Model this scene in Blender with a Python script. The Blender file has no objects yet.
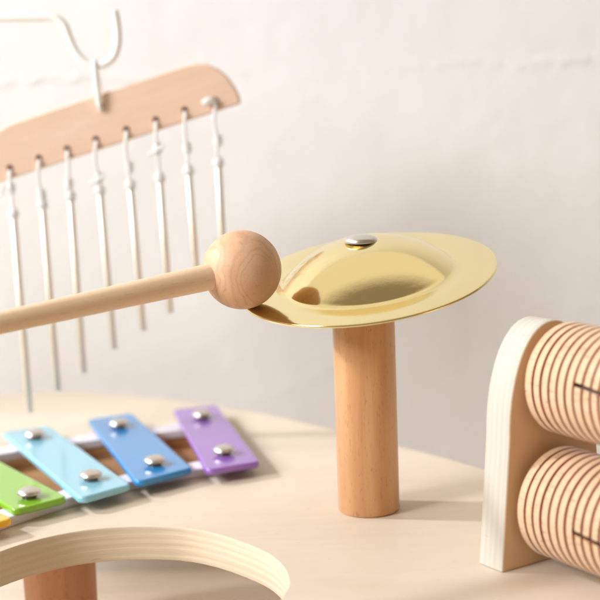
import bpy, bmesh, math, random
from mathutils import Vector, Matrix
random.seed(4)
PI = math.pi
S = 0.01                      # all shapes below are written in centimetres
scene = bpy.context.scene
COL = scene.collection

# ------------------------------------------------------------------ materials
def lin(c):
    return tuple(((v/255.0)/12.92 if v/255.0 <= .04045 else ((v/255.0+.055)/1.055)**2.4) for v in c)

class NT:
    def __init__(self, name):
        self.m = bpy.data.materials.new(name); self.m.use_nodes = True
        self.t = self.m.node_tree; self.n = self.t.nodes; self.l = self.t.links
        self.b = self.n['Principled BSDF']
    def node(self, typ, **kw):
        n = self.n.new(typ)
        for k, v in kw.items(): setattr(n, k, v)
        return n
    def put(self, sock, v):
        if isinstance(v, bpy.types.NodeSocket): self.l.new(v, sock)
        else: sock.default_value = v
    def coord(self, scale=(100, 100, 100), rot=(0, 0, 0), loc=(0, 0, 0)):
        tc = self.node('ShaderNodeTexCoord'); mp = self.node('ShaderNodeMapping')
        self.l.new(tc.outputs['Object'], mp.inputs['Vector'])
        mp.inputs['Scale'].default_value = scale; mp.inputs['Rotation'].default_value = rot; mp.inputs['Location'].default_value = loc
        return mp.outputs['Vector']
    def noise(self, vec, scale=1, detail=3, rough=.5, dist=0):
        n = self.node('ShaderNodeTexNoise'); self.l.new(vec, n.inputs['Vector'])
        n.inputs['Scale'].default_value = scale; n.inputs['Detail'].default_value = detail
        n.inputs['Roughness'].default_value = rough; n.inputs['Distortion'].default_value = dist
        return n.outputs['Fac']
    def ramp(self, fac, stops):
        r = self.node('ShaderNodeValToRGB'); self.l.new(fac, r.inputs['Fac'])
        e = r.color_ramp.elements
        while len(e) < len(stops): e.new(.5)
        for el, (p, c) in zip(e, stops):
            el.position = p; el.color = (*c, 1) if len(c) == 3 else c
        return r.outputs['Color']
    def mix(self, fac, a, b, mode='MIX'):
        n = self.node('ShaderNodeMix', data_type='RGBA', blend_type=mode)
        self.put(n.inputs[0], fac)
        for s, v in ((n.inputs[6], a), (n.inputs[7], b)):
            self.put(s, v if isinstance(v, bpy.types.NodeSocket) else (*v, 1))
        return n.outputs[2]
    def math(self, op, a, b=0.0, c=0.0):
        n = self.node('ShaderNodeMath', operation=op)
        self.put(n.inputs[0], a); self.put(n.inputs[1], b); self.put(n.inputs[2], c)
        return n.outputs[0]
    def sep(self, vec):
        n = self.node('ShaderNodeSeparateXYZ'); self.l.new(vec, n.inputs[0]); return n.outputs
    def bump(self, h, strength=.2, dist=.001):
        n = self.node('ShaderNodeBump'); self.l.new(h, n.inputs['Height'])
        n.inputs['Strength'].default_value = strength; n.inputs['Distance'].default_value = dist
        self.l.new(n.outputs['Normal'], self.b.inputs['Normal'])
    def set(self, color=None, rough=None, metal=None, **kw):
        if color is not None: self.put(self.b.inputs['Base Color'], color if isinstance(color, bpy.types.NodeSocket) else (*color, 1))
        if rough is not None: self.put(self.b.inputs['Roughness'], rough)
        if metal is not None: self.b.inputs['Metallic'].default_value = metal
        for k, v in kw.items(): self.put(self.b.inputs[k], v)
        return self.m

def grain(axis, across, along):
    v = [across]*3; v['xyz'.index(axis)] = along
    return tuple(100*q for q in v)

def beech(name, light, dark, axis='z', fleck=.55, fleckc=(120, 70, 40), rough=.42, loc=(0, 0, 0)):
    t = NT(name)
    g = t.noise(t.coord(grain(axis, 1.6, .12), loc=loc), 1, 5, .6, .6)
    c = t.ramp(g, [(.3, lin(dark)), (.68, lin(light))])
    fine = t.noise(t.coord(grain(axis, 14, .7), loc=loc), 1, 3, .6)
    c = t.mix(t.math('MULTIPLY', fine, .22), c, lin([v*.72 for v in dark]))
    fl = t.noise(t.coord(grain(axis, 17, 3.2), loc=loc), 1, 1.5, .5)
    m = t.node('ShaderNodeMapRange'); t.l.new(fl, m.inputs[0])
    m.inputs[1].default_value = .63; m.inputs[2].default_value = .72
    c = t.mix(t.math('MULTIPLY', m.outputs[0], fleck), c, lin(fleckc))
    t.bump(fine, .12, .0004)
    return t.set(c, rough, **{'Specular IOR Level': .5, 'Sheen Weight': .22, 'Sheen Roughness': .4})

def veneer(name, light, dark, axis='x', rough=.5):
    t = NT(name)
    g = t.noise(t.coord(grain(axis, .55, .05)), 1, 5, .6, 1.2)
    c = t.ramp(g, [(.32, lin(dark)), (.7, lin(light))])
    fine = t.noise(t.coord(grain(axis, 9, .5)), 1, 3, .6)
    c = t.mix(t.math('MULTIPLY', fine, .14), c, lin([v*.75 for v in dark]))
    bl = t.noise(t.coord((35, 35, 35)), 1, 4, .6)
    c = t.mix(t.math('MULTIPLY', bl, .16), c, lin([v*.8 for v in dark]))
    sp = t.noise(t.coord(grain(axis, 4.5, 1.6)), 1, 1, .5)
    m = t.node('ShaderNodeMapRange'); t.l.new(sp, m.inputs[0]); m.inputs[1].default_value = .73; m.inputs[2].default_value = .8
    c = t.mix(t.math('MULTIPLY', m.outputs[0], .3), c, lin((176, 132, 92)))
    t.bump(fine, .1, .0004)
    return t.set(c, rough, **{'Specular IOR Level': .35})

def plies(name, axis, pitch, light, dark, contrast=1.0):
    """edge of plywood: alternating plies across the thickness, with end-grain breakup"""
    t = NT(name)
    v = t.coord()
    wob = t.noise(t.coord((45, 45, 45)), 1, 3, .6)
    x = t.sep(v)['XYZ'.index(axis)]
    ph = t.math('MULTIPLY_ADD', x, 2*PI/pitch, t.math('MULTIPLY', wob, 2.2))
    w = t.math('MULTIPLY_ADD', t.math('SINE', ph), .5, .5)
    sl = [16, 16, 16]; sl['XYZ'.index(axis)] = 520
    lay = t.noise(t.coord(tuple(sl)), 1, 3, .6)
    w = t.math('MULTIPLY_ADD', w, .5, t.math('MULTIPLY_ADD', lay, 1.6, -.55))
    c = t.ramp(w, [(.2, lin(dark)), (.6, lin(light))])
    st = [9, 9, 9]; st['XYZ'.index(axis)] = 22
    br = t.noise(t.coord(tuple(100*q for q in st)), 1, 2, .6)
    c = t.mix(t.math('MULTIPLY', br, .3*contrast), c, lin([q*.8 for q in dark]))
    kn = t.noise(t.coord((80, 80, 500)), 1, 1, .5)
    m = t.node('ShaderNodeMapRange'); t.l.new(kn, m.inputs[0]); m.inputs[1].default_value = .74; m.inputs[2].default_value = .78
    c = t.mix(t.math('MULTIPLY', m.outputs[0], .5*contrast), c, lin((140, 92, 56)))
    t.bump(w, .35, .0006)
    return t.set(c, .65, **{'Specular IOR Level': .25})

def ball_wood(name):
    """growth rings seen on a turned ball: distorted shells about a slanted axis"""
    t = NT(name)
    v = t.coord((100, 100, 100), rot=(0, 0, 0))
    d = t.noise(v, .9, 2, .5)
    # axis of the rings, pointing at the viewer's right
    ax = Vector((.42, -.86, -.24)).normalized()
    vq = t.coord((100, 100, 72), rot=(0, .35, 0))
    dot = t.node('ShaderNodeVectorMath', operation='DOT_PRODUCT'); t.l.new(vq, dot.inputs[0]); dot.inputs[1].default_value = ax
    ln = t.node('ShaderNodeVectorMath', operation='LENGTH'); t.l.new(vq, ln.inputs[0])
    r2 = t.math('SUBTRACT', t.math('POWER', ln.outputs['Value'], 2), t.math('POWER', dot.outputs['Value'], 2))
    r0 = t.math('SQRT', t.math('MAXIMUM', r2, .0001))
    r = t.math('ADD', r0, t.math('MULTIPLY_ADD', d, .5, -.25))
    r = t.math('ADD', r, t.math('MULTIPLY', t.math('SINE', t.math('MULTIPLY', r, 9.0)), .05))
    w = t.math('MULTIPLY_ADD', t.math('SINE', t.math('MULTIPLY_ADD', r, 2*PI/.17, 2.6)), .5, .5)
    w = t.math('POWER', w, 3.0)
    mk = t.node('ShaderNodeMapRange'); t.l.new(r, mk.inputs[0]); mk.inputs[1].default_value = .48; mk.inputs[2].default_value = .6
    w = t.math('MULTIPLY', w, mk.outputs[0])
    big = t.noise(v, .8, 2, .5)
    c = t.ramp(big, [(.3, lin((212, 166, 130))), (.7, lin((224, 183, 149)))])
    c = t.mix(t.math('MULTIPLY', w, .2), c, lin((164, 106, 74)))
    fl = t.noise(t.coord((1500, 350, 1500)), 1, 1.5, .5)
    m = t.node('ShaderNodeMapRange'); t.l.new(fl, m.inputs[0]); m.inputs[1].default_value = .6; m.inputs[2].default_value = .72
    c = t.mix(t.math('MULTIPLY', m.outputs[0], .25), c, lin((150, 98, 70)))
    t.bump(fl, .1, .0003)
    return t.set(c, .5, **{'Specular IOR Level': .35})

def enamel(name, rgb):
    t = NT(name)
    n = t.noise(t.coord((60, 60, 60)), 1, 3, .6)
    c = t.mix(t.math('MULTIPLY', n, .12), lin(rgb), lin([q*.8 for q in rgb]))
    t.bump(t.noise(t.coord((160, 160, 160)), 1, 2, .5), .04, .0005)
    return t.set(c, .2, **{'Specular IOR Level': .5, 'Coat Weight': .5, 'Coat Roughness': .08})

def metal(name, rgb, rough, fine=.025, fs=110):
    t = NT(name)
    n = t.noise(t.coord((300, 300, 300)), 1, 4, .6)
    r = t.math('MULTIPLY_ADD', n, rough*.7, rough*.65)
    t.bump(t.noise(t.coord((fs, fs, fs)), 1, 3, .6), fine, .0006)
    return t.set(lin(rgb), r, 1.0)

M = {}
M['board'] = veneer('birch_veneer', (225, 212, 193), (220, 205, 184), 'x')
M['board_edge'] = plies('birch_ply_edge', 'Z', .29, (226, 209, 184), (220, 202, 176), .5)
M['panel'] = veneer('birch_panel', (238, 206, 168), (230, 192, 150), 'z')
M['panel_edge'] = plies('birch_panel_edge', 'Y', .27, (208, 201, 190), (201, 193, 180), .3)
M['post'] = beech('beech_post', (226, 176, 128), (210, 154, 104), 'z', .42, (150, 90, 52))
M['leg'] = beech('beech_leg', (222, 164, 122), (206, 146, 104), 'z', .3)
M['roller'] = beech('beech_roller', (230, 198, 163), (220, 183, 145), 'y', .8, (160, 98, 64), .62)
M['groove'] = beech('burnt_groove', (190, 108, 60), (164, 86, 44), 'z', .2)
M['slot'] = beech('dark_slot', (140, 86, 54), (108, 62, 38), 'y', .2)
M['ball'] = ball_wood('beech_ball')
M['handle'] = beech('birch_handle', (244, 214, 180), (235, 201, 164), 'z', .3, (190, 140, 104))
M['chime_bar'] = beech('beech_chime_bar', (238, 208, 188), (230, 196, 172), 'x', .3, (205, 150, 112))
M['hole'] = beech('hole_shade_brown', (120, 72, 48), (96, 56, 36), 'z', .1)  # dark brown stands for the shade inside the drilled holes
M['recess'] = veneer('recess_shade_brown', (222, 172, 126), (206, 154, 108), 'x')  # browner than the board: the recess's shade is put into the colour
M['brass'] = metal('brass', (242, 226, 170), .115, .05, 420)
M['steel'] = metal('steel', (220, 214, 208), .32)
M['dark_steel'] = metal('dark_steel', (120, 112, 106), .35)
M['rod'] = metal('aluminium_rod', (238, 229, 218), .5)
M['purple'] = enamel('purple_enamel', (146, 100, 188))
M['blue'] = enamel('blue_enamel', (40, 138, 206))
M['cyan'] = enamel('pale_blue_enamel', (142, 204, 226))
M['green'] = enamel('green_enamel', (134, 190, 46))
M['yellow'] = enamel('yellow_enamel', (250, 190, 40))

def felt(name, rgb, bump=.4):
    t = NT(name)
    n = t.noise(t.coord((900, 900, 900)), 1, 3, .7)
    c = t.mix(t.math('MULTIPLY', n, .15), lin(rgb), lin([q*.85 for q in rgb]))
    t.bump(n, bump, .0006)
    return t.set(c, .9)
M['felt'] = felt('white_foam', (232, 228, 238))
def nylon():
    t = NT('clear_nylon_cord')
    n = t.noise(t.coord((400, 400, 400)), 1, 2, .5)
    t.bump(n, .3, .0006)
    return t.set(t.mix(n, (.93, .93, .93), (1, 1, 1)), .22, **{'Transmission Weight': .2, 'IOR': 1.3})
M['cord'] = nylon()

def white_wire():
    t = NT('white_coated_wire')
    n = t.noise(t.coord((250, 250, 250)), 1, 2, .5)
    t.bump(n, .05, .0005)
    return t.set(t.mix(n, lin((242, 239, 235)), lin((248, 246, 243))), .35)
M['wire'] = white_wire()

def clear_bead():
    t = NT('clear_plastic')
    n = t.noise(t.coord((300, 300, 300)), 1, 2, .5)
    t.set(t.mix(n, (.93, .93, .94), (1, 1, 1)), .08, **{'Transmission Weight': .3, 'IOR': 1.45})
    return t.m
M['bead'] = clear_bead()

def plaster():
    t = NT('painted_plaster')
    v = t.coord()
    big = t.noise(v, .05, 3, .5)
    c = t.ramp(big, [(.35, lin((230, 230, 230))), (.65, lin((237, 237, 237)))])
    st = t.noise(t.coord((14, 14, 9)), 1, 5, .6, .8)
    c = t.mix(t.math('MULTIPLY', st, .10), c, lin((198, 196, 195)))
    # trowel ridges: thin lines along the contour of a warped noise, and a lumpy seam
    a = t.noise(t.coord((16, 16, 22), loc=(3, 0, 1)), 1, 3, .55, 1.6)
    rid = t.math('SUBTRACT', 1.0, t.math('MINIMUM', t.math('MULTIPLY', t.math('ABSOLUTE', t.math('SUBTRACT', a, .56)), 42), 1.0))
    gate = t.noise(t.coord((9, 9, 9), loc=(7, 0, 2)), 1, 2, .5)
    gm = t.node('ShaderNodeMapRange'); t.l.new(gate, gm.inputs[0]); gm.inputs[1].default_value = .5; gm.inputs[2].default_value = .64
    rid = t.math('MULTIPLY', rid, gm.outputs[0])
    z = t.sep(v)[2]
    wv = t.noise(t.coord((22, 22, 22)), 1, 4, .6)
    dz = t.math('ABSOLUTE', t.math('ADD', t.math('SUBTRACT', z, SEAM), t.math('MULTIPLY_ADD', wv, 3.2, -1.6)))
    seam = t.math('SUBTRACT', 1.0, t.math('MINIMUM', t.math('MULTIPLY', dz, 2.6), 1.0))
    lump = t.noise(t.coord((90, 90, 90)), 1, 2, .5)
    x_ = t.sep(v)[0]
    dz2 = t.math('ABSOLUTE', t.math('ADD', t.math('SUBTRACT', z, 3.6), t.math('MULTIPLY_ADD', wv, 4.4, -2.2)))
    s2 = t.math('SUBTRACT', 1.0, t.math('MINIMUM', t.math('MULTIPLY', dz2, 1.6), 1.0))
    gx = t.node('ShaderNodeMapRange'); t.l.new(x_, gx.inputs[0]); gx.inputs[1].default_value = 6.5; gx.inputs[2].default_value = 10.5
    s2 = t.math('MULTIPLY', s2, gx.outputs[0])
    dz3 = t.math('ABSOLUTE', t.math('ADD', t.math('SUBTRACT', t.math('MULTIPLY_ADD', x_, -.28, z), -.1), t.math('MULTIPLY_ADD', wv, 3.0, -1.5)))
    s3 = t.math('SUBTRACT', 1.0, t.math('MINIMUM', t.math('MULTIPLY', dz3, 2.2), 1.0))
    gx3 = t.node('ShaderNodeMapRange'); t.l.new(x_, gx3.inputs[0]); gx3.inputs[1].default_value = 4.0; gx3.inputs[2].default_value = -1.0
    s3 = t.math('MULTIPLY', t.math('MULTIPLY', s3, gx3.outputs[0]), .6)
    seam = t.math('MULTIPLY', t.math('MULTIPLY', t.math('MAXIMUM', t.math('MAXIMUM', seam, s2), s3), t.math('MULTIPLY_ADD', lump, 1.6, -.3)), t.math('MAXIMUM', t.math('MULTIPLY_ADD', gate, 5.0, -2.0), .1))
    fine = t.noise(t.coord((70, 70, 70)), 1, 4, .6)
    wide = t.noise(t.coord((22, 22, 22)), 1, 3, .5)
    h = t.math('ADD', t.math('MULTIPLY', rid, .03), t.math('MULTIPLY', seam, .42))
    h = t.math('ADD', h, t.math('MULTIPLY_ADD', fine, .12, t.math('MULTIPLY', wide, .7)))
    t.bump(h, .6, .0035)
    return t.set(c, .6, **{'Specular IOR Level': .3})
SEAM = 17.9
M['wall'] = plaster()

def table_wood():
    t = NT('table_planks')
    v = t.coord()
    g = t.noise(t.coord((5, 90, 90)), 1, 5, .6, .8)
    c = t.ramp(g, [(.3, lin((248, 230, 208))), (.7, lin((253, 242, 226)))])
    y = t.sep(v)[1]
    f = t.math('FRACT', t.math('MULTIPLY', y, 1/6.0))
    ln = t.math('LESS_THAN', f, .02)
    c = t.mix(t.math('MULTIPLY', ln, .6), c, lin((150, 112, 80)))
    t.bump(g, .1, .0005)
    return t.set(c, .5)
M['table'] = table_wood()

# ------------------------------------------------------------------ builders
def empty(name, loc, label, cat, group=None):
    o = bpy.data.objects.new(name, None); COL.objects.link(o)
    o.location = Vector(loc)*S; o.empty_display_size = .01
    o['label'] = label; o['category'] = cat
    if group: o['group'] = group
    return o

def obj(name, bm, mats, parent=None, base=(0, 0, 0), mat=None, smooth=True, bevel=0, seg=3, angle=40):
    """bm in cm. base: world cm of the parent's origin, subtracted. mat: local matrix (cm translation)."""
    if mat is None:
        bmesh.ops.translate(bm, verts=bm.verts, vec=-Vector(base))
    bmesh.ops.scale(bm, vec=(S, S, S), verts=bm.verts)
    me = bpy.data.meshes.new(name); bm.to_mesh(me); bm.free()
    for m in (mats if isinstance(mats, (list, tuple)) else [mats]): me.materials.append(m)
    o = bpy.data.objects.new(name, me); COL.objects.link(o)
    if smooth:
        for p in me.polygons: p.use_smooth = True
        me.set_sharp_from_angle(angle=math.radians(angle))
    if bevel:
        b = o.modifiers.new('bevel', 'BEVEL'); b.width = bevel*S; b.segments = seg; b.limit_method = 'ANGLE'; b.angle_limit = math.radians(40)
        b.harden_normals = False
    if parent is not None: o.parent = parent
    if mat is not None:
        m = mat.copy(); m.translation = (m.translation - Vector(base))*S
        o.matrix_local = m
    return o

def lathe(bm, prof, n=64, mi=0, M4=None, mis=None):
    """profile [(r, z)...] turned about z; r = 0 ends become poles"""
    rings = []
    for r, z in prof:
        if r < 1e-6: rings.append([bm.verts.new((0, 0, z))])
        else: rings.append([bm.verts.new((r*math.cos(2*PI*k/n), r*math.sin(2*PI*k/n), z)) for k in range(n)])
    fs = []
    for i in range(len(rings)-1):
        a, b = rings[i], rings[i+1]
        m = mis[i] if mis else mi
        for k in range(n):
            k2 = (k+1) % n
            if len(a) == 1 and len(b) == 1: continue
            if len(a) == 1: f = bm.faces.new((a[0], b[k2], b[k]))
            elif len(b) == 1: f = bm.faces.new((a[k], a[k2], b[0]))
            else: f = bm.faces.new((a[k], a[k2], b[k2], b[k]))
            f.material_index = m; fs.append(f)
    bmesh.ops.recalc_face_normals(bm, faces=fs)
    if M4 is not None:
        bmesh.ops.transform(bm, matrix=M4, verts=[v for r in rings for v in r])
    return rings

def catmull(pts, sub=8, closed=True):
    out = []; n = len(pts); P = [Vector(p) for p in pts]
    rng = range(n) if closed else range(n-1)
    for i in rng:
        if closed: a, b, c, d = P[i-1], P[i], P[(i+1) % n], P[(i+2) % n]
        else: a, b, c, d = P[max(i-1, 0)], P[i], P[i+1], P[min(i+2, n-1)]
        for k in range(sub):
            u = k/sub
            out.append(.5*((2*b)+(c-a)*u+(2*a-5*b+4*c-d)*u*u+(3*b-a-3*c+d)*u**3))
    if not closed: out.append(P[-1])
    return out

def tube(bm, pts, rad, n=14, cap=True, mi=0):
    """tube through points; rad a number or a list"""
    P = [Vector(p) for p in pts]; R = rad if isinstance(rad, (list, tuple)) else [rad]*len(P)
    t0 = (P[1]-P[0]).normalized()
    up = Vector((0, 1, 0)) if abs(t0.y) < .9 else Vector((1, 0, 0))
    nrm = (up - t0*up.dot(t0)).normalized(); rings = []
    for i, p in enumerate(P):
        t = (P[min(i+1, len(P)-1)]-P[max(i-1, 0)]).normalized()
        nrm = (nrm - t*nrm.dot(t)).normalized(); bi = t.cross(nrm)
        rings.append([bm.verts.new(p + R[i]*(math.cos(2*PI*k/n)*nrm + math.sin(2*PI*k/n)*bi)) for k in range(n)])
    fs = []
    for a, b in zip(rings, rings[1:]):
        for k in range(n): fs.append(bm.faces.new((a[k], a[(k+1) % n], b[(k+1) % n], b[k])))
    if cap: fs += [bm.faces.new(rings[0][::-1]), bm.faces.new(rings[-1])]
    for f in fs: f.material_index = mi
    bmesh.ops.recalc_face_normals(bm, faces=fs)

def prism(bm, poly, z0, z1, side_mi=0):
    """convex-ish outline extruded between two heights"""
    lo = [bm.verts.new((p[0], p[1], z0)) for p in poly]; hi = [bm.verts.new((p[0], p[1], z1)) for p in poly]
    fs = [bm.faces.new(lo[::-1]), bm.faces.new(hi)]
    n = len(poly)
    for k in range(n):
        f = bm.faces.new((lo[k], lo[(k+1) % n], hi[(k+1) % n], hi[k])); f.material_index = side_mi; fs.append(f)
    bmesh.ops.recalc_face_normals(bm, faces=fs)

def round_poly(poly, r, seg=6):
    out = []; n = len(poly); P = [Vector((p[0], p[1])) for p in poly]
    for i in range(n):
        p, a, b = P[i], (P[i-1]-P[i]).normalized(), (P[(i+1) % n]-P[i]).normalized()
        th = a.angle(b); d = r/math.tan(th/2); c = p+(a+b).normalized()*(r/math.sin(th/2))
        s, e = p+a*d-c, p+b*d-c
        ang = s.angle_signed(e)
        for k in range(seg+1):
            v = s.copy(); v.rotate(Matrix.Rotation(-ang*k/seg, 2)); out.append(c+v)
    return out

def slab_with_holes(outer, holes, z0, z1):
    cu = bpy.data.curves.new('slab', 'CURVE'); cu.dimensions = '2D'; cu.fill_mode = 'BOTH'
    cu.extrude = (z1-z0)/2 - .04; cu.bevel_depth = .04; cu.bevel_resolution = 2; cu.offset = -.04
    for loop in [outer]+holes:
        sp = cu.splines.new('POLY'); sp.points.add(len(loop)-1); sp.use_cyclic_u = True
        for q, p in zip(sp.points, loop): q.co = (p[0], p[1], 0, 1)
    o = bpy.data.objects.new('slab', cu); COL.objects.link(o)
    dg = bpy.context.evaluated_depsgraph_get(); dg.update()
    me = bpy.data.meshes.new_from_object(o.evaluated_get(dg))
    bm = bmesh.new(); bm.from_mesh(me)
    bpy.data.objects.remove(o); bpy.data.curves.remove(cu); bpy.data.meshes.remove(me)
    bmesh.ops.translate(bm, verts=bm.verts, vec=(0, 0, (z0+z1)/2))
    sp = [Vector((p[0], p[1])) for p in holes[-1]]
    segs = list(zip(sp, sp[1:]+sp[:1]))
    def near(c):
        for a_, b_ in segs:
            d_ = b_-a_; t_ = max(0, min(1, (c-a_).dot(d_)/max(d_.length_squared, 1e-9)))
            if (c-(a_+d_*t_)).length < .12: return True
        return False
    for f in bm.faces:
        if abs(f.normal.z) > .9: f.material_index = 0
        else: f.material_index = 2 if near(f.calc_center_median().xy) else 1
    return bm

# ------------------------------------------------------------------ setting
WY = 27.0; TZ = -12.0
bm = bmesh.new()
vs = [bm.verts.new(p) for p in ((-160, WY, TZ-1), (160, WY, TZ-1), (160, WY, 52), (-160, WY, 52))]
bm.faces.new(vs)
wall = obj('wall', bm, M['wall'], smooth=False); wall['kind'] = 'structure'
bm = bmesh.new()
vs = [bm.verts.new(p) for p in ((-160, -90, TZ), (160, -90, TZ), (160, WY, TZ), (-160, WY, TZ))]
bm.faces.new(vs)
table = obj('tabletop', bm, M['table'], smooth=False); table['kind'] = 'structure'

# ------------------------------------------------------------------ board with round hole
UP = [(-7.54, 12.0), (-11.48, 10.75), (-15.27, 9.2), (-18.3, 7.3), (-21.3, 4.6)]
LO = [(-6.13, 5.1), (-9.07, 3.75), (-11.57, 1.8), (-13.75, -.45), (-15.7, -3.0)]
OUT = [(-25, 22.6), (-20.1, 24.2), (-15.4, 23.9), (-10.2, 21.4), (-5.4, 17.9), (-.75, 12.9), (3.7, 7.5), (6.2, 4.0), (8.7, .2), (11.5, -5), (13.6, -10), (14.6, -15),
       (13.5, -20), (9, -24.5), (0, -26), (-12, -26), (-22, -24), (-27.5, -18), (-30.5, -8), (-31.5, 3), (-30.5, 13), (-28.5, 19)]
HOLE = [(-9.66, -1.15), (-7.63, -1.50), (-5.97, -2.62), (-4.36, -4.50), (-3.62, -6.0), (-3.30, -7.5), (-3.36, -8.9), (-4.1, -11.1), (-6.3, -13.4), (-9.8, -14.4), (-13.2, -13.4), (-15.4, -11.0),
        (-16.2, -8.3), (-15.8, -5.9), (-14.4, -3.70), (-13.1, -2.33), (-11.55, -1.45)]
lerp = lambda a, b, t: (a[0]+(b[0]-a[0])*t, a[1]+(b[1]-a[1])*t)
ext = lambda a, b, d: lerp(a, b, 1+d)
BZ = .42
K = (17.51-BZ-.32)/(17.51-1.15)
def adj(p): return (-2.51+(p[0]+2.51)*K, -55.24+(p[1]+55.24)*K)   # bar corners were surveyed on a slightly higher plane
bx = [lerp(adj(u), adj(l), .07) for u, l in zip(UP, LO)]; bl = [lerp(adj(u), adj(l), .93) for u, l in zip(UP, LO)]
top_line = [p[:2] for p in catmull([(x, y, 0) for x, y in bx], 6, False)]
bot_line = [p[:2] for p in catmull([(x, y, 0) for x, y in bl], 6, False)]
SLOT = [tuple(p) for p in top_line]+[tuple(p) for p in bot_line[::-1]]
board = empty('music_board', (-9, 0, TZ), 'pale birch plywood music table with a large round hole and visible ply edge', 'toy table')
BB = (-9, 0, TZ)
bm = slab_with_holes(catmull([(x, y, 0) for x, y in OUT], 10), [catmull([(x, y, 0) for x, y in HOLE], 10), SLOT], -1.4, 0)
obj('board_panel', bm, [M['board'], M['board_edge'], M['recess']], board, BB, angle=30)
bm = bmesh.new(); prism(bm, [(p[0], p[1]) for p in SLOT], -1.36, -.5)
obj('recess_floor', bm, M['recess'], board, BB)
for (x, y) in ((-13.3, 2.6), (2.0, -20), (-25, 8), (6.5, -1)):
    bm = bmesh.new()
    lathe(bm, [(0, TZ), (1.35, TZ), (1.45, TZ+.1), (1.58, -1.42), (0, -1.42)], 48, M4=Matrix.Translation((x, y, 0)))
    mx = Matrix.Translation((0, 0, 0))
    obj('leg', bm, M['leg'], board, BB)

# ------------------------------------------------------------------ xylophone
xylo = empty('xylophone', (-12, 5, 0), 'row of rainbow enamelled metal bars pinned over white foam strips beside the round hole', 'xylophone')
XB = (-12, 5, 0)
def strip(name, pts, w, z0, z1, m, bev):
    P = catmull([(x, y, 0) for x, y in pts], 6, False); L, R = [], []
    for i, p in enumerate(P):
        t = (P[min(i+1, len(P)-1)]-P[max(i-1, 0)]).normalized(); nn = Vector((-t.y, t.x, 0))
        L.append(p+nn*w/2); R.append(p-nn*w/2)
    bm = bmesh.new(); prism(bm, [(q.x, q.y) for q in L+R[::-1]], z0, z1)
    return obj(name, bm, m, xylo, XB, bevel=bev)
for line in ([adj(p) for p in UP], [adj(p) for p in LO]):
    ends = [ext(line[1], line[0], .24)]+line
    strip('foam_strip', ends, 1.2, 0, BZ, M['felt'], .06)
def pin(bar, x, y, z):
    bm = bmesh.new()
    lathe(bm, [(0, z-.3), (.3, z-.3), (.3, z+.16), (.42, z+.15), (.5, z+.19), (.49, z+.26), (.42, z+.34), (.3, z+.4), (.15, z+.43), (0, z+.44)], 32,
          M4=Matrix.Translation((x, y, 0)), mis=[1, 1, 1, 1, 0, 0, 0, 0, 0])
    return obj('pin', bm, [M['steel'], M['dark_steel']], bar, XB, angle=50)
BARS = [('purple', [(-9.16, 14.1), (-6.98, 14.85), (-4.5, 3.75), (-6.78, 2.65)], 0, 'shortest bar, purple enamel'),
        ('blue', [(-13.3, 12.65), (-11.2, 13.75), (-7.4, 3.15), (-9.6, 1.2)], 1, 'mid blue enamelled bar beside the purple one'),
        ('cyan', [(-17.2, 10.7), (-15.05, 11.75), (-9.8, .95), (-11.66, -.8)], 2, 'pale sky blue enamelled bar'),
        ('green', [(-21.0, 8.5), (-19.1, 9.85), (-12.2, -.5), (-14.05, -2.05)], 3, 'grass green enamelled bar'),
        ('yellow', [(-24.7, 5.4), (-22.9, 7.0), (-13.85, -3.1), (-15.6, -4.6)], 4, 'yellow enamelled bar at the picture edge')]
for cname, q, k, lab in BARS:
    bm = bmesh.new(); prism(bm, [tuple(p) for p in round_poly([adj(p) for p in q], .32)], BZ, BZ+.32)
    b = obj('bar', bm, M[cname], xylo, XB, bevel=.11, seg=4); b['label'] = lab
    pin(b, *adj(UP[k]), BZ+.32); pin(b, *adj(LO[k]), BZ+.32)

# ------------------------------------------------------------------ cymbal on its post
CB = (0, 0, 0)
cym = empty('cymbal', CB, 'brass cymbal with domed centre tilted on a round beech post', 'cymbal')
bm = bmesh.new()
lathe(bm, [(0, 0), (1.17, 0), (1.25, .08), (1.25, 9.3), (1.2, 9.38), (0, 9.38)], 72)
obj('post', bm, M['post'], cym, CB, angle=50)
c0 = Vector((.2, -.22, 9.71)); nrm = Vector((-.12, -.2, 1)).normalized()
rotq = Vector((0, 0, 1)).rotation_difference(nrm).to_matrix().to_4x4()
CM = Matrix.Translation(c0) @ rotq
Rs, Hs = 3.5, 1.42
Rc = (Rs*Rs+Hs*Hs)/(2*Hs)
top = [(r, Hs*(1-(r/3.5)**2.4)) for r in [3.5*k/13 for k in range(13)]] + [(3.4, .098), (3.48, .045), (3.6, .012), (3.75, 0), (4.3, .015), (4.8, 0), (5.08, -.02), (5.13, -.05)]
prof = [tuple(p[:2]) for p in catmull([(r, z, 0) for r, z in top], 5, False)]
prof = [(max(r, 0), z) for r, z in prof]; prof[0] = (0, Hs)
under = [(r, z-.07) for r, z in prof[::-1]]; under[-1] = (0, Hs-.07)
bm = bmesh.new(); lathe(bm, prof+under, 160)
obj('disc', bm, M['brass'], cym, CB, CM, angle=70)
bm = bmesh.new(); z = 10.99
lathe(bm, [(0, 9.4), (.2, 9.4), (.2, z), (.5, z+.02), (.66, z+.05), (.67, z+.12), (.6, z+.23), (.42, z+.32), (.2, z+.36), (0, z+.37)], 40, M4=Matrix.Translation((-.02, -.42, 0)))
obj('rivet', bm, M['steel'], cym, CB, angle=50)

# ------------------------------------------------------------------ grooved roller scraper
al = math.radians(33)
a = Vector((math.sin(al), -math.cos(al), 0)); w = Vector((math.cos(al), math.sin(al), 0))
GB = Vector((4.27, -7.95, 0)) + w*2.5
gui = empty('roller_scraper', GB, 'wooden scraper toy with two stacked grooved rollers on an arched plywood end board', 'scraper toy')
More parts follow.
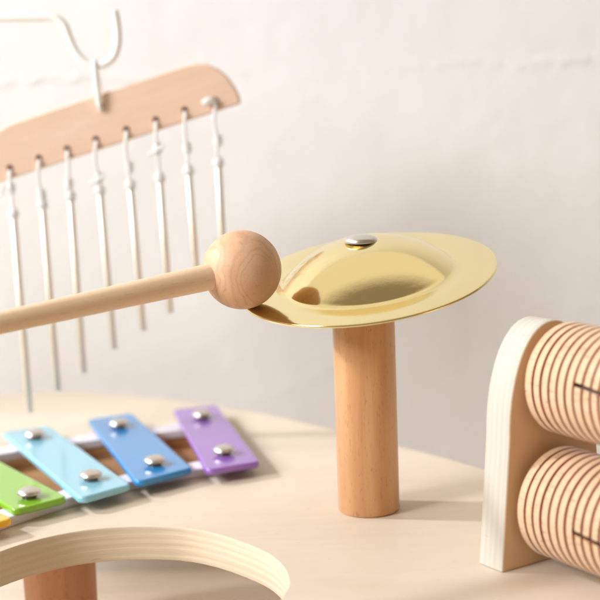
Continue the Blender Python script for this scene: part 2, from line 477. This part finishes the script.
# local frame of every piece: x along the panel width, y along the roller axis, z up
FR = Matrix(((w.x, a.x, 0, 0), (w.y, a.y, 0, 0), (0, 0, 1, 0), (0, 0, 0, 1)))
def arch(y0, y1):
    pts = []
    W, W2, z1, H = 2.5, 2.08, 4.7, 8.75
    pts += [(-W, 0), (-W2, z1)]
    for k in range(1, 28):
        t = PI*(1-k/28); cx, sz = math.cos(t), math.sin(t)
        pts.append((W2*math.copysign(abs(cx)**.96, cx), z1+(H-z1)*abs(sz)**.96))
    pts += [(W2, z1), (W, 0)]
    bm = bmesh.new()
    A = [bm.verts.new((x, y0, z)) for x, z in pts]; B = [bm.verts.new((x, y1, z)) for x, z in pts]
    bm.faces.new(A); bm.faces.new(B[::-1]); n = len(pts)
    for k in range(n):
        f = bm.faces.new((A[k], B[k], B[(k+1) % n], A[(k+1) % n])); f.material_index = 1
    bmesh.ops.recalc_face_normals(bm, faces=bm.faces)
    return bm
def place(y=0, z=0, ang=0, x=0):
    return Matrix.Translation(GB) @ FR @ Matrix.Translation((x, y, z)) @ Matrix.Rotation(ang, 4, 'Y')
LG = 8.2
obj('end_board', arch(-1.25, 0), [M['panel'], M['panel_edge']], gui, GB, place(), bevel=.05, seg=2, angle=35)
obj('end_board', arch(0, 1.25), [M['panel'], M['panel_edge']], gui, GB, place(LG), bevel=.05, seg=2, angle=35)
def roller(shift):
    g0, L, R, n = .4, LG-.5, 2.0, 168
    prof = [(0, g0, 0), (1.7, g0, 0), (1.93, g0+.02, 0), (R, g0+.09, 0)]
    y = g0+.45
    while y < L-.35:
        hw, dp = random.uniform(.052, .064), random.uniform(.10, .14)
        prof += [(R, y-hw, 0), (R-dp, y-hw*.75, 1), (R-dp, y+hw*.75, 1), (R, y+hw, 1)]
        y += .395+random.uniform(-.012, .012)
    prof += [(R, L-.09, 0), (1.93, L-.02, 0), (1.7, L, 0), (0, L, 0)]
    s0, s1 = g0+2.20+shift, L-2.0
    bm = bmesh.new(); rings = []
    for r, yy, m in prof:
        rings.append([bm.verts.new((0, yy, 0))] if r == 0 else [bm.verts.new((-r*math.cos(2*PI*(k+.5)/n-.05*(yy-s0)), yy, r*math.sin(2*PI*(k+.5)/n-.05*(yy-s0)))) for k in range(n)])
    gone = {n-1, 0}                         # two columns of faces left open: the sound slot
    def r_in(p): return Vector((p.co.x, p.co.y, p.co.z)) * 1
    for i in range(len(prof)-1):
        A, B = rings[i], rings[i+1]
        for k in range(n):
            k2 = (k+1) % n
            ym = (prof[i][1]+prof[i+1][1])/2
            if len(A) > 1 and len(B) > 1 and k in (n-1, 0) and s0 < ym < s1: continue
            if len(A) == 1: f = bm.faces.new((A[0], B[k], B[k2]))
            elif len(B) == 1: f = bm.faces.new((A[k], A[k2], B[0]))
            else: f = bm.faces.new((A[k], A[k2], B[k2], B[k]))
            f.material_index = prof[i+1][2]
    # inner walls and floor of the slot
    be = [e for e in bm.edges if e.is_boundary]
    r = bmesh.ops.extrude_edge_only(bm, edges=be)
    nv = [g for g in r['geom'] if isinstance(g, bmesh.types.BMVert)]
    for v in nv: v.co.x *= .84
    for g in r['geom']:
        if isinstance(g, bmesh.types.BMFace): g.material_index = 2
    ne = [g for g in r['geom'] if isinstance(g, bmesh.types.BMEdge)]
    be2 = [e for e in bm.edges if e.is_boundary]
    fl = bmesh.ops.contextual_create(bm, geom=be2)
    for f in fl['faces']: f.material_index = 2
    bmesh.ops.recalc_face_normals(bm, faces=bm.faces)
    return bm
for z, an, xo, sh in ((2.28, -.02, -.18, .45), (6.72, .2, .24, .36)):
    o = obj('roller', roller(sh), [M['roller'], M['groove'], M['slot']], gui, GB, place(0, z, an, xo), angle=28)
    bm = bmesh.new(); lathe(bm, [(0, -.02), (.4, -.02), (.4, .47), (0, .47)], 32, M4=Matrix.Rotation(-PI/2, 4, 'X'))
    obj('axle', bm, M['roller'], o, (0, 0, 0), Matrix.Identity(4))

# ------------------------------------------------------------------ mallet resting on the cymbal rim
BC = Vector((-4.69, -2.0, 10.28)); br = 1.52
d = BC-c0; BC = BC + nrm*(br+.012-d.dot(nrm))
far = Vector((-13.0, -7, 9.45)); hd = (far-BC).normalized()
mal = empty('mallet', BC, 'beech ball mallet with a pale stick resting on the left rim of the brass cymbal', 'mallet')
bm = bmesh.new(); bmesh.ops.create_uvsphere(bm, u_segments=64, v_segments=40, radius=br)
obj('ball', bm, M['ball'], mal, BC, Matrix.Translation(BC))
hq = Vector((0, 0, 1)).rotation_difference(hd).to_matrix().to_4x4()
bm = bmesh.new(); lathe(bm, [(0, .9), (.5, .9), (.508, 1.4), (.45, 5), (.395, 10), (.385, 17.9), (.3, 18), (0, 18)], 48)
obj('handle', bm, M['handle'], mal, BC, Matrix.Translation(BC) @ hq, angle=50)

# ------------------------------------------------------------------ wire stand and hanging chime
CY = 14.0
bm = bmesh.new()
path = [(-29.5, CY, 0.2), (-29.6, CY, 8), (-29.3, CY, 17), (-28.2, CY, 20.3), (-26, CY, 21.0), (-20, CY, 20.95), (-15.2, CY, 20.9), (-14.0, CY, 20.85), (-13.5, CY, 20.5), (-13.28, CY, 19.9), (-13.0, CY, 19.2), (-12.6, CY, 18.7), (-12.1, CY, 18.47), (-11.6, CY, 18.55), (-11.15, CY, 18.9), (-10.93, CY, 19.5), (-10.9, CY, 20.2), (-11.0, CY, 21.05)]
tube(bm, catmull(path, 8, False), .215, 16)
lathe(bm, [(0, 0.0), (1.2, 0.0), (1.2, .3), (1.1, .38), (0, .4)], 40, M4=Matrix.Translation((-29.5, CY, 0)))
o = obj('wire_hook', bm, M['wire']); o['label'] = 'white coated wire hook bent into a U holding the hanging chime'; o['category'] = 'hook'
th = math.radians(15.9); HC = Vector((-11.95, CY, 16.42))
u = Vector((math.cos(th), 0, math.sin(th))); vv = Vector((-math.sin(th), 0, math.cos(th)))
chi = empty('wind_chime', HC, 'beech wood bar hanging tilted from the white hook with eight metal chime rods below', 'chime')
shape = [(-6.62, -1.92), (6.62, -1.92), (6.66, -1.5), (6.58, -1.05), (6.4, -.5), (6.1, .0), (5.7, .38), (5.2, .58), (4.5, .66), (2, .66), (-2, .66), (-4.5, .64), (-5.2, .5), (-5.7, .3), (-6.1, -.05), (-6.4, -.5), (-6.58, -1.05), (-6.66, -1.5)]
bm = bmesh.new(); N = len(shape)
A = [bm.verts.new((x, 0, z)) for x, z in shape]; B = [bm.verts.new((x, .9, z)) for x, z in shape]
bm.faces.new(A); bm.faces.new(B[::-1])
for k in range(N): bm.faces.new((A[k], B[k], B[(k+1) % N], A[(k+1) % N]))
bmesh.ops.recalc_face_normals(bm, faces=bm.faces)
RT = Matrix(((u.x, 0, vv.x, 0), (0, 1, 0, 0), (u.z, 0, vv.z, 0), (0, 0, 0, 1)))
cb = obj('crossbar', bm, M['chime_bar'], chi, HC, Matrix.Translation(HC) @ RT, bevel=.1, seg=3, angle=35)
holes = [(-16.56, 13.56), (-15.1, 14.0), (-13.68, 14.4), (-12.24, 14.82), (-10.72, 15.24), (-9.25, 15.66), (-7.81, 16.08), (-6.3, 16.5)]
tops = [11.3, 11.7, 12.05, 12.3, 12.5, 12.8, 13.1, 13.45]
ends = [1.31, 2.39, 3.27, 4.44, 5.31, 6.17, 7.2, 7.95]
endx = [-16.38, -14.9, -13.55, -11.95, -10.44, -9.04, -7.6, -6.25]
bm = bmesh.new()
for x, z in holes+[(-11.95, 16.42)]:
    lathe(bm, [(0, -.008), (.17, -.008), (.17, .2), (0, .2)], 20, M4=Matrix.Translation((x-HC.x, 0, z-HC.z+.09)) @ Matrix.Rotation(-PI/2, 4, 'X'))
obj('dark_hole_discs', bm, M['hole'], cb, (0, 0, 0), RT.inverted())  # shallow dark discs on the bar face, painted shade in place of open holes
# hanging loop of cord over the hook
bm = bmesh.new()
tube(bm, catmull([(-11.9, CY-.05, 16.35), (-11.95, CY-.22, 16.6), (-12.02, CY-.28, 17.6), (-12.06, CY-.25, 18.4), (-12.08, CY, 18.72), (-12.08, CY+.25, 18.45), (-12.02, CY+.6, 17.6), (-11.98, CY+1.0, 16.9), (-11.95, CY+.85, 16.42)], 6, False), .13, 10)
obj('hanging_loop', bm, M['cord'], chi, HC)
for i, (x, z) in enumerate(holes):
    x1, zt, ze = endx[i], tops[i], ends[i]
    xt = x+(x1-x)*.2
    ry = CY-.12
    bm = bmesh.new()
    n = Vector((x1-xt, 0, ze-zt)).normalized(); q = Vector((0, 0, 1)).rotation_difference(-n).to_matrix().to_4x4()
    Lr = (Vector((x1, 0, ze))-Vector((xt, 0, zt))).length
    lathe(bm, [(.11, -Lr+.1), (.13, -Lr), (.175, -Lr), (.185, -Lr+.03), (.185, -.03), (.16, 0), (0, 0)], 24, M4=Matrix.Translation((xt, ry, zt)) @ q)
    rod = obj('chime_rod', bm, M['rod'], chi, HC, angle=50)
    rb = HC
    # cord from the hole down to a knot and the rod's cap
    kz = zt+(z-zt)*random.uniform(.22, .6); dx = random.uniform(-.1, .1)
    bm = bmesh.new()
    tube(bm, catmull([(x, CY+.1, z), (x+.02, CY-.12, z-.12), (x+dx, ry-.06, (z+kz)/2), (x-dx*.5, ry-.02, kz), (xt+dx*.5, ry, (kz+zt)/2), (xt, ry, zt-.1)], 6, False), .09, 10)
    # knot: small turns of the same cord
    kn = []
    for s in range(17):
        t = s/16*2.4*2*PI
        kn.append((x-dx*.5+.17*math.cos(t), ry-.02+.17*math.sin(t), kz+.22-.026*s))
    tube(bm, kn, .09, 8)
    if i in (0, 3, 5):
        tube(bm, catmull([(x, ry-.1, kz), (x+random.choice((-.35, .35)), ry-.2, kz+.12), (x+random.choice((-.45, .5)), ry-.15, kz-.28)], 5, False), .085, 8)
    if i == 7:
        tube(bm, catmull([(x, CY-.1, z+.02), (x-.3, CY-.3, z+.1), (x-.55, CY-.25, z-.05)], 5, False), .17, 8)
    obj('cord', bm, M['cord'], rod, HC)
    bm = bmesh.new()
    lathe(bm, [(0, .38), (.12, .38), (.24, .28), (.3, .1), (.27, -.08), (.2, -.16), (.0, -.16)], 20, M4=Matrix.Translation((xt, ry, zt+.02)))
    obj('bead', bm, M['bead'], rod, HC)

# ------------------------------------------------------------------ camera
f_px, pitch, roll = 1400.0, math.radians(9), math.radians(2.1)
F = Vector((0, math.cos(pitch), -math.sin(pitch))); R0 = Vector((1, 0, 0)); U0 = R0.cross(F)
Rr = R0*math.cos(roll) - U0*math.sin(roll); Ur = Rr.cross(F)
cam = bpy.data.cameras.new('camera'); co = bpy.data.objects.new('camera', cam); COL.objects.link(co)
mw = Matrix((( Rr.x, Ur.x, -F.x, 0), (Rr.y, Ur.y, -F.y, 0), (Rr.z, Ur.z, -F.z, 0), (0, 0, 0, 1)))
mw.translation = Vector((-2.51, -55.24, 17.51))*S
co.matrix_world = mw
cam.sensor_width = 36; cam.sensor_fit = 'HORIZONTAL'; cam.lens = f_px/600*36
cam.clip_start = .01; cam.clip_end = 50
cam.dof.use_dof = True; cam.dof.focus_distance = .535; cam.dof.aperture_fstop = 8.2
cam.dof.aperture_blades = 7
scene.camera = co

# ------------------------------------------------------------------ light
def area(name, loc, target, size, watts, color, size_y=None):
    l = bpy.data.lights.new(name, 'AREA'); l.energy = watts; l.color = color
    l.shape = 'RECTANGLE'; l.size = size; l.size_y = size_y or size
    o = bpy.data.objects.new(name, l); COL.objects.link(o)
    o.location = Vector(loc)*S
    dv = (Vector(target)-Vector(loc))
    o.rotation_euler = dv.to_track_quat('-Z', 'Y').to_euler()
    return o
dirl = Vector((-1, .17, .66)).normalized()
tg = Vector((-2, 4, 3))
area('window_light', tg+dirl*190, tg, .12, 26, (.98, 1, 1.06))
w_ = area('wall_fill_light', (-122, -62, 84), (2, WY, 24), .6, 3.3, (.965, .985, 1.0)); w_.data.spread = math.radians(50)  # unseen lamp added to brighten the wall, narrow beam keeps off the board
wd = bpy.data.worlds.new('World'); scene.world = wd; wd.use_nodes = True
nt = wd.node_tree; bg = nt.nodes['Background']
tc = nt.nodes.new('ShaderNodeTexCoord'); dt = nt.nodes.new('ShaderNodeVectorMath'); dt.operation = 'DOT_PRODUCT'
nt.links.new(tc.outputs['Generated'], dt.inputs[0]); dt.inputs[1].default_value = Vector((-.15, .80, .58)).normalized()
rp = nt.nodes.new('ShaderNodeValToRGB'); mr = nt.nodes.new('ShaderNodeMapRange')
nt.links.new(dt.outputs['Value'], mr.inputs[0]); mr.inputs[1].default_value = -1; mr.inputs[2].default_value = 1
nt.links.new(mr.outputs[0], rp.inputs['Fac'])
e = rp.color_ramp.elements
e[0].position = .67; e[0].color = (.31, .245, .175, 1); e[1].position = .775; e[1].color = (1, .88, .74, 1)
nt.links.new(rp.outputs['Color'], bg.inputs['Color']); bg.inputs['Strength'].default_value = .94

scene.render.engine = 'CYCLES'
scene.view_settings.view_transform = 'Standard'; scene.view_settings.look = 'None'
scene.view_settings.exposure = 0; scene.view_settings.gamma = 1
scene.cycles.max_bounces = 7
scene.cycles.use_denoising = True
